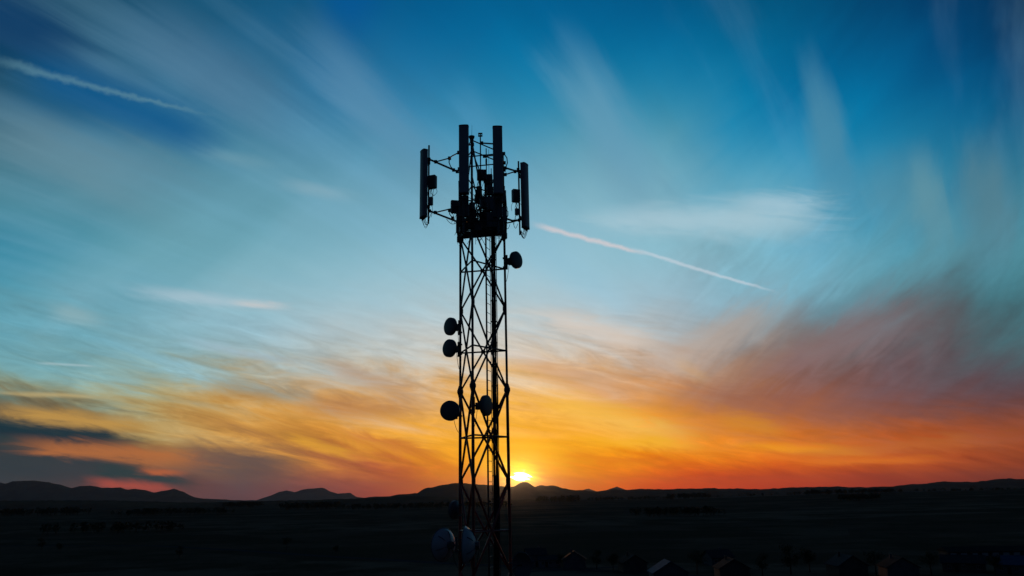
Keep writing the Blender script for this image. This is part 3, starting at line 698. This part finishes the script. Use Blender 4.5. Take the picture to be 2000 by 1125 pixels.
# ------------------------------------------------------------------ microwave dishes
def dish(px, py, D, rad, nrm, leg, label, mt=None, big=False, group='small drum dishes bolted to the tower legs'):
    mt = mt or DISHG; c = P(px, py, D); nrm = Vector(nrm).normalized(); o = thing('microwave_dish', label, 'dish antenna', c, group)
    if big:
        # open parabolic reflector, front rim towards nrm
        prof = [(-rad * .62, rad * .10), (-rad * .60, rad * .18), (-rad * .52, rad * .42), (-rad * .38, rad * .66), (-rad * .20, rad * .85), (0, rad), (rad * .03, rad * 1.015), (rad * .03, rad * .99), (0, rad * .97), (-rad * .18, rad * .82), (-rad * .36, rad * .62), (-rad * .48, rad * .38), (-rad * .54, rad * .02)]
        MB().lathe(prof, c, nrm, 48).build('reflector', mt, o)
        a_ = nrm.orthogonal().normalized(); c_ = nrm.cross(a_)
        MB().tube([c + nrm * rad * .02 + (a_ * math.cos(t_) + c_ * math.sin(t_)) * rad * 1.01 for t_ in [2 * math.pi * k / 40 for k in range(41)]], .014, 6).build('rim', GALV, o)
        q = MB()
        for k in range(6):
            t_ = k * math.pi / 3 + .3; u = a_ * math.cos(t_) + c_ * math.sin(t_); q.tube([c - nrm * rad * .60 + u * rad * .16, c - nrm * rad * .40 + u * rad * .66, c - nrm * rad * .22 + u * rad * .85], .012, 5)
        q.build('back_ribs', GALV, o)
        MB().tube([c - nrm * rad * .5, c + nrm * rad * .15], .022, 8).build('feed_horn', GALV, o)
        MB().lathe([(-rad * .78, .10), (-rad * .58, .11)], c, nrm, 16).build('hub', GALV, o)
        back = c - nrm * rad * .75
    else:
        sh = rad * .42
        MB().lathe([(-sh * 1.5, rad * .30), (-sh * 1.25, rad * .45), (-sh * .75, rad * .92), (-sh * .6, rad), (sh * .15, rad)], c, nrm, 32).build('shroud', mt, o)
        MB().lathe([(sh * .15, rad * .985), (sh * .22, rad * .93), (sh * .34, rad * .6), (sh * .40, rad * .05)], c, nrm, 32).build('radome', mt, o)
        u = MB(); ub = c - nrm * (sh * 1.5 + .07); u.box(ub, (.17, .15, .19), math.atan2(nrm.y, nrm.x), bev=.02); u.build('outdoor_unit', UNIT, o)
        back = c - nrm * (sh * 1.5 + .13)
    lp = leg_xy(leg, back.z); q = MB()
    q.tube([lp + Vector((0, 0, -.02)), back.lerp(lp, .3), back], .024, 7)
    d = (back - lp).normalized(); pp = lp + d * min(.12, (back - lp).length * .5)
    q.tube([pp - Vector((0, 0, .22)), pp + Vector((0, 0, .22))], .028, 8)
    for s_ in (-.14, .14): q.tube([lp + Vector((0, 0, s_)), pp + Vector((0, 0, s_))], .016, 6); q.box(lp + Vector((0, 0, s_)), (.11, .11, .035))
    q.build('pipe_mount', GALV, o)
    q = MB(); p = back - Vector((0, 0, .1)); e = lp - Vector((0, 0, .62)); pts = [p.lerp(e, j / 9) + Vector((0, 0, -.14 * math.sin(math.pi * j / 9))) for j in range(10)]
    q.tube(pts, .007, 5); q.build('cable', RUB, o)
    return o
dish(1009, 507.5, 22.95, .255, (.72, -.60, 0), 'C', 'drum dish high on the right side of the tower, alone on the right leg')
dish(878.5, 637.5, 23.3, .262, (-.70, -.66, 0), 'A', 'uppermost of the drum dishes on the left side of the tower, above its near twin')
dish(877, 680, 23.3, .262, (-.66, -.72, 0), 'A', 'second drum dish down on the left side, close beneath the uppermost left dish')
dish(878.5, 802, 23.35, .285, (-.20, -.97, 0), 'A', 'round drum dish low on the left leg, seen almost face-on')
dish(951, 792, 22.5, .285, (.86, -.46, 0), 'B', 'drum dish inside the lattice, level with the low left dish')
dish(887, 996, 23.9, .26, (-.8, .5, 0), 'A', 'dark dish half hidden behind the left leg against the distant hills')
bl = 'large white parabolic dishes near the foot of the picture'
dish(866, 1064, 23.6, .44, (-.72, .66, .02), 'A', 'large pale parabolic dish left of the tower, seen from behind', DISHW, True, bl)
dish(909, 1065, 22.0, .47, (-.97, .12, .02), 'B', 'large white parabolic dish in front of the tower with a bluish back', DISHW, True, bl)
dish(1019, 1104, 23.9, .34, (.55, -.78, .1), 'C', 'pale dish low on the right of the tower, cut by the bottom edge', DISHG, True, bl)

# ================================================================== settlement at the foot
def mixmat(n, c, **k): return mat(n, c, **k)
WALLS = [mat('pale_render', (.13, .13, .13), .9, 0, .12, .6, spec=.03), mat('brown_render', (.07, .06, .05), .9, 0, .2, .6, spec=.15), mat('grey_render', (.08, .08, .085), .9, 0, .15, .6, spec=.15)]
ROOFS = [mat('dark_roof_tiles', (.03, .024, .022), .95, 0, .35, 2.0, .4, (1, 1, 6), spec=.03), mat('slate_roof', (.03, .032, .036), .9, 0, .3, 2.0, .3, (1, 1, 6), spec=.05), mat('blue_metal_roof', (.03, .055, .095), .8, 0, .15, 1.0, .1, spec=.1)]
GLASSM = mat('dark_window_glass', (.008, .009, .011), .15, 0, .1, 1.0, spec=.6); FRAME = mat('window_frame_paint', (.25, .25, .24), .6, 0, .1, 3)
def house(px, py, w_, d_, hw, hr, rz, wm, rm, label, group='houses at the edge of the settlement', chim=True, nwin=3, garage=False):
    g0 = Gd(px, py); g0.z = ground_h(g0.x, g0.y); o = thing('house', label, 'house', g0, group); M = Matrix.Rotation(rz, 3, 'Z')
    T = lambda x, y, z: g0 + M @ Vector((x, y, z))
    w2, d2 = w_ / 2, d_ / 2; q = MB()
    vs = [T(x, y, z) for z in (-.4, hw) for x, y in ((-w2, -d2), (w2, -d2), (w2, d2), (-w2, d2))] + [T(-w2, 0, hw + hr), T(w2, 0, hw + hr)]
    q.add(vs, [(0, 1, 5, 4), (1, 2, 6, 9, 5), (2, 3, 7, 6), (3, 0, 4, 8, 7), (3, 2, 1, 0), (4, 5, 9, 8), (6, 7, 8, 9)]); q.build('wall', wm, o)
    q = MB(); e = .5; t_ = .18; sl_ = hr / d2
    for s_ in (-1, 1):
        a = [T(x, s_ * y, z) for x in (-w2 - e, w2 + e) for y, z in ((0, hw + hr + .06), (d2 + e, hw - e * sl_ + .06), (d2 + e, hw - e * sl_ + .06 + t_), (0, hw + hr + .06 + t_))]
        q.add(a, [(0, 1, 2, 3), (7, 6, 5, 4), (0, 4, 5, 1), (1, 5, 6, 2), (2, 6, 7, 3), (3, 7, 4, 0)])
    rf = q.build('roof', rm, o)
    if chim:
        q = MB(); q.box(T(w_ * .22, d2 * .25, hw + hr * .9 + .3), (.6, .6, 1.3), rz); q.box(T(w_ * .22, d2 * .25, hw + hr * .9 + 1.0), (.74, .74, .12), rz); ch = q.build('chimney', wm, rf)
        ch.matrix_parent_inverse = Matrix.Identity(4)
    for k in range(nwin):
        x = -w2 + w_ * (k + .5) / nwin
        q = MB(); q.box(T(x, -d2 - .03, 1.6), (1.15, .08, 1.25), rz); fr = q.build('window', FRAME, o)
        q = MB()
        for s_ in (-.27, .27): q.box(T(x + s_, -d2 - .075, 1.6), (.46, .03, 1.05), rz)
        pn = q.build('pane', GLASSM, fr); pn.matrix_parent_inverse = Matrix.Identity(4)
    for zc in ((hw + hr * .35),):
        q = MB(); q.box(T(w2 + .03, 0, zc), (.08, .9, .9), rz); fr = q.build('window', FRAME, o); q = MB(); q.box(T(w2 + .075, 0, zc), (.03, .74, .74), rz); pn = q.build('pane', GLASSM, fr); pn.matrix_parent_inverse = Matrix.Identity(4)
    q = MB(); q.box(T(-w2 + w_ * .5 / nwin + w_ / nwin * .5, -d2 - .03, 1.0), (.95, .08, 2.0), rz); dr = q.build('door', ROOFS[0], o)
    q = MB(); q.box(T(-w2 + w_ * .5 / nwin + w_ / nwin * .5 + .35, -d2 - .09, 1.0), (.04, .05, .14), rz); hd = q.build('handle', FRAME, dr); hd.matrix_parent_inverse = Matrix.Identity(4)
    return o
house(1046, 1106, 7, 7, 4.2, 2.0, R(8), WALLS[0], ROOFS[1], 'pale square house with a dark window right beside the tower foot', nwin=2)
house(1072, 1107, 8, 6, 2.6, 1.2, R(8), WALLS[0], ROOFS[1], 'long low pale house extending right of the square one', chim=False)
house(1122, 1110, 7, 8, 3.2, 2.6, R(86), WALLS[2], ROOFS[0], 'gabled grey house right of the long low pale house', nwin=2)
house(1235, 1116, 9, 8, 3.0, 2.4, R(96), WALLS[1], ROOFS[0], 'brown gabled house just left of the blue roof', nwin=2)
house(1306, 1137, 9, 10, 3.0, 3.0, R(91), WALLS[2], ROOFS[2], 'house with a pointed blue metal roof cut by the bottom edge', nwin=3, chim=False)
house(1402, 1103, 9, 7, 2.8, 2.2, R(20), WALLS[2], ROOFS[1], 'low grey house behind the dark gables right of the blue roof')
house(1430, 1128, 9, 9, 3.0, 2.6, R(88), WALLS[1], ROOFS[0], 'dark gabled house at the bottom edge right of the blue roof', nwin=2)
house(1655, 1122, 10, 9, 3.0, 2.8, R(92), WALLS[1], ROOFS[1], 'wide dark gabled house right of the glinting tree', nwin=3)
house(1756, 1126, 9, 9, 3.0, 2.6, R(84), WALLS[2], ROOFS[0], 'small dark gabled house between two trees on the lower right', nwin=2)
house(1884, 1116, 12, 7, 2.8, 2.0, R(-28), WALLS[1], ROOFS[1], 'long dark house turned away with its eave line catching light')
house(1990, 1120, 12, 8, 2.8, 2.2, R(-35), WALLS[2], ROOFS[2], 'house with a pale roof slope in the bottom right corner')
# long shed
g0 = Gd(1935, 1090); g0.z = ground_h(g0.x, g0.y); sh_ = thing('long_shed', 'long low shed with a row of pale openings on the far lower right', 'shed', g0)
MB().box(g0 + Vector((0, 0, 1.4)), (34, 8, 2.8), R(-2)).build('wall', WALLS[1], sh_)
q = MB(); M = Matrix.Rotation(R(-2), 3, 'Z')
q.add([g0 + M @ Vector(v) for v in ((-17.5, -4.6, 2.7), (17.5, -4.6, 2.7), (17.5, 0, 4.3), (-17.5, 0, 4.3), (-17.5, 4.6, 2.7), (17.5, 4.6, 2.7))], [(0, 1, 2, 3), (3, 2, 5, 4), (0, 3, 4), (1, 5, 2), (0, 4, 5, 1)]); q.build('roof', ROOFS[0], sh_)
for k in range(9): MB().box(g0 + M @ Vector((-15.2 + k * 3.8, -4.03, 1.7)), (2.2, .1, 1.0), R(-2)).build('opening', FRAME, sh_)

# trees between the houses
BARK = mat('dark_bark', (.04, .032, .025), .9, 0, .3, 3, .3, spec=.1)
def tree_proto(seed, h, spread):
    rnd = random.Random(seed); o = thing('broadleaf_tree', '', 'tree', (0, 0, 0)); q = MB(); tips = []
    q.tube([(0, 0, -.3), (.05, 0, h * .25), (.1, .05, h * .5), (.02, 0, h * .8)], .22 * h / 8, 8, .05)
    for k in range(11):
        a = rnd.uniform(0, 6.28); z0 = h * rnd.uniform(.25, .7); l = spread * rnd.uniform(.5, .95); p0 = Vector((.05, 0, z0)); p1 = p0 + Vector((l * math.cos(a), l * math.sin(a), h * rnd.uniform(.08, .26)))
        q.tube([p0, p0.lerp(p1, .5) + Vector((0, 0, -.1)), p1], .075, 5, .02); tips += [p1, p0.lerp(p1, .6)]
    q.build('trunk', BARK, o); q = MB()
    tips += [Vector((0, 0, h * .85)), Vector((.3, .2, h * .75))]
    for t_ in tips:
        R0 = spread * rnd.uniform(.28, .45)
        for _ in range(48):
            p = t_ + Vector((rnd.gauss(0, .5), rnd.gauss(0, .5), rnd.gauss(0, .42))) * R0; u = Vector((rnd.gauss(0, 1), rnd.gauss(0, 1), rnd.gauss(0, 1))).normalized(); w_ = u.orthogonal().normalized(); v_ = u.cross(w_); s_ = rnd.uniform(.13, .26)
            q.add([p + w_ * s_, p + v_ * s_ * .6, p - w_ * s_, p - v_ * s_ * .6], [(0, 1, 2, 3)])
    q.build('crown', LEAFD, o); return o
protos = [tree_proto(3, 8.5, 3.0), tree_proto(8, 7, 2.6), tree_proto(14, 10, 3.6)]
used = set()
def put_tree(k, px, py, s_, rz, label, group='trees among the houses'):
    src = protos[k]; g0 = Gd(px, py); g0.z = ground_h(g0.x, g0.y)
    if k not in used: o = src; used.add(k)
    else:
        o = src.copy(); COL.objects.link(o)
        for ch in list(src.children):
            c = ch.copy(); COL.objects.link(c); c.parent = o
    o.location = g0; o.scale = (s_,) * 3; o.rotation_euler = (0, 0, rz); o['label'] = label; o['group'] = group
put_tree(0, 1545, 1122, 1.1, 0, 'broad tree with glinting leaves left of the wide dark gabled house')
put_tree(1, 1582, 1118, 1.1, 1, 'tree with glinting leaves nearest the wide dark gabled house')
put_tree(2, 1712, 1124, .8, 2, 'dark tree between the two gabled houses on the lower right')
put_tree(0, 1166, 1113, .8, 3, 'small dark tree right of the gabled grey house')
put_tree(1, 1198, 1116, .9, 4, 'dark tree left of the brown gabled house')
put_tree(2, 1362, 1122, .8, 5, 'dark tree between the blue roof and the dark gable')
put_tree(1, 1098, 1108, .7, 1.5, 'little tree between the long pale house and the grey gable')
put_tree(0, 1490, 1125, .8, 2.5, 'dark tree right of the dark gable at the bottom edge')
put_tree(2, 1820, 1126, .8, 3.5, 'dark tree left of the long turned-away house')
put_tree(1, 1945, 1124, .9, 4.5, 'dark tree left of the bottom right corner house')
for k, (px, py) in enumerate(((80, 1075), (115, 1080), (560, 1074), (350, 1090), (655, 1083))):
    put_tree(k % 3, px, py, .8 - .05 * k, k * 1.3, ['leftmost lone tree in the dark fields beside the road', 'second lone tree from the left beside the road', 'lone tree behind the road left of the tower', 'lone tree on the near side of the road in the left fields', 'small lone tree close left of the pale dish'][k], 'lone trees along the field road')

# ================================================================== air
hz = MB(); hz.box((0, 0, 297.5), (94000, 94000, 805), 0)      # z -105 .. 700
hm = bpy.data.materials.new('evening_haze'); hm.use_nodes = True; nt = hm.node_tree; nt.nodes.clear()
pv = nt.nodes.new('ShaderNodeVolumePrincipled'); pv.inputs['Density'].default_value = 8.5e-6; pv.inputs['Color'].default_value = (.42, .62, .80, 1); pv.inputs['Anisotropy'].default_value = .3
pf = nt.nodes.new('ShaderNodeVolumePrincipled'); pf.inputs['Density'].default_value = 0.9e-6; pf.inputs['Color'].default_value = (.95, .42, .26, 1); pf.inputs['Anisotropy'].default_value = .97   # added volume, reddened and forward-scattering, to imitate flare bloom round the sun
av = nt.nodes.new('ShaderNodeAddShader'); nt.links.new(pv.outputs[0], av.inputs[0]); nt.links.new(pf.outputs[0], av.inputs[1])
ou = nt.nodes.new('ShaderNodeOutputMaterial'); nt.links.new(av.outputs[0], ou.inputs['Volume'])
hz.build('haze', hm, None, kind='stuff')
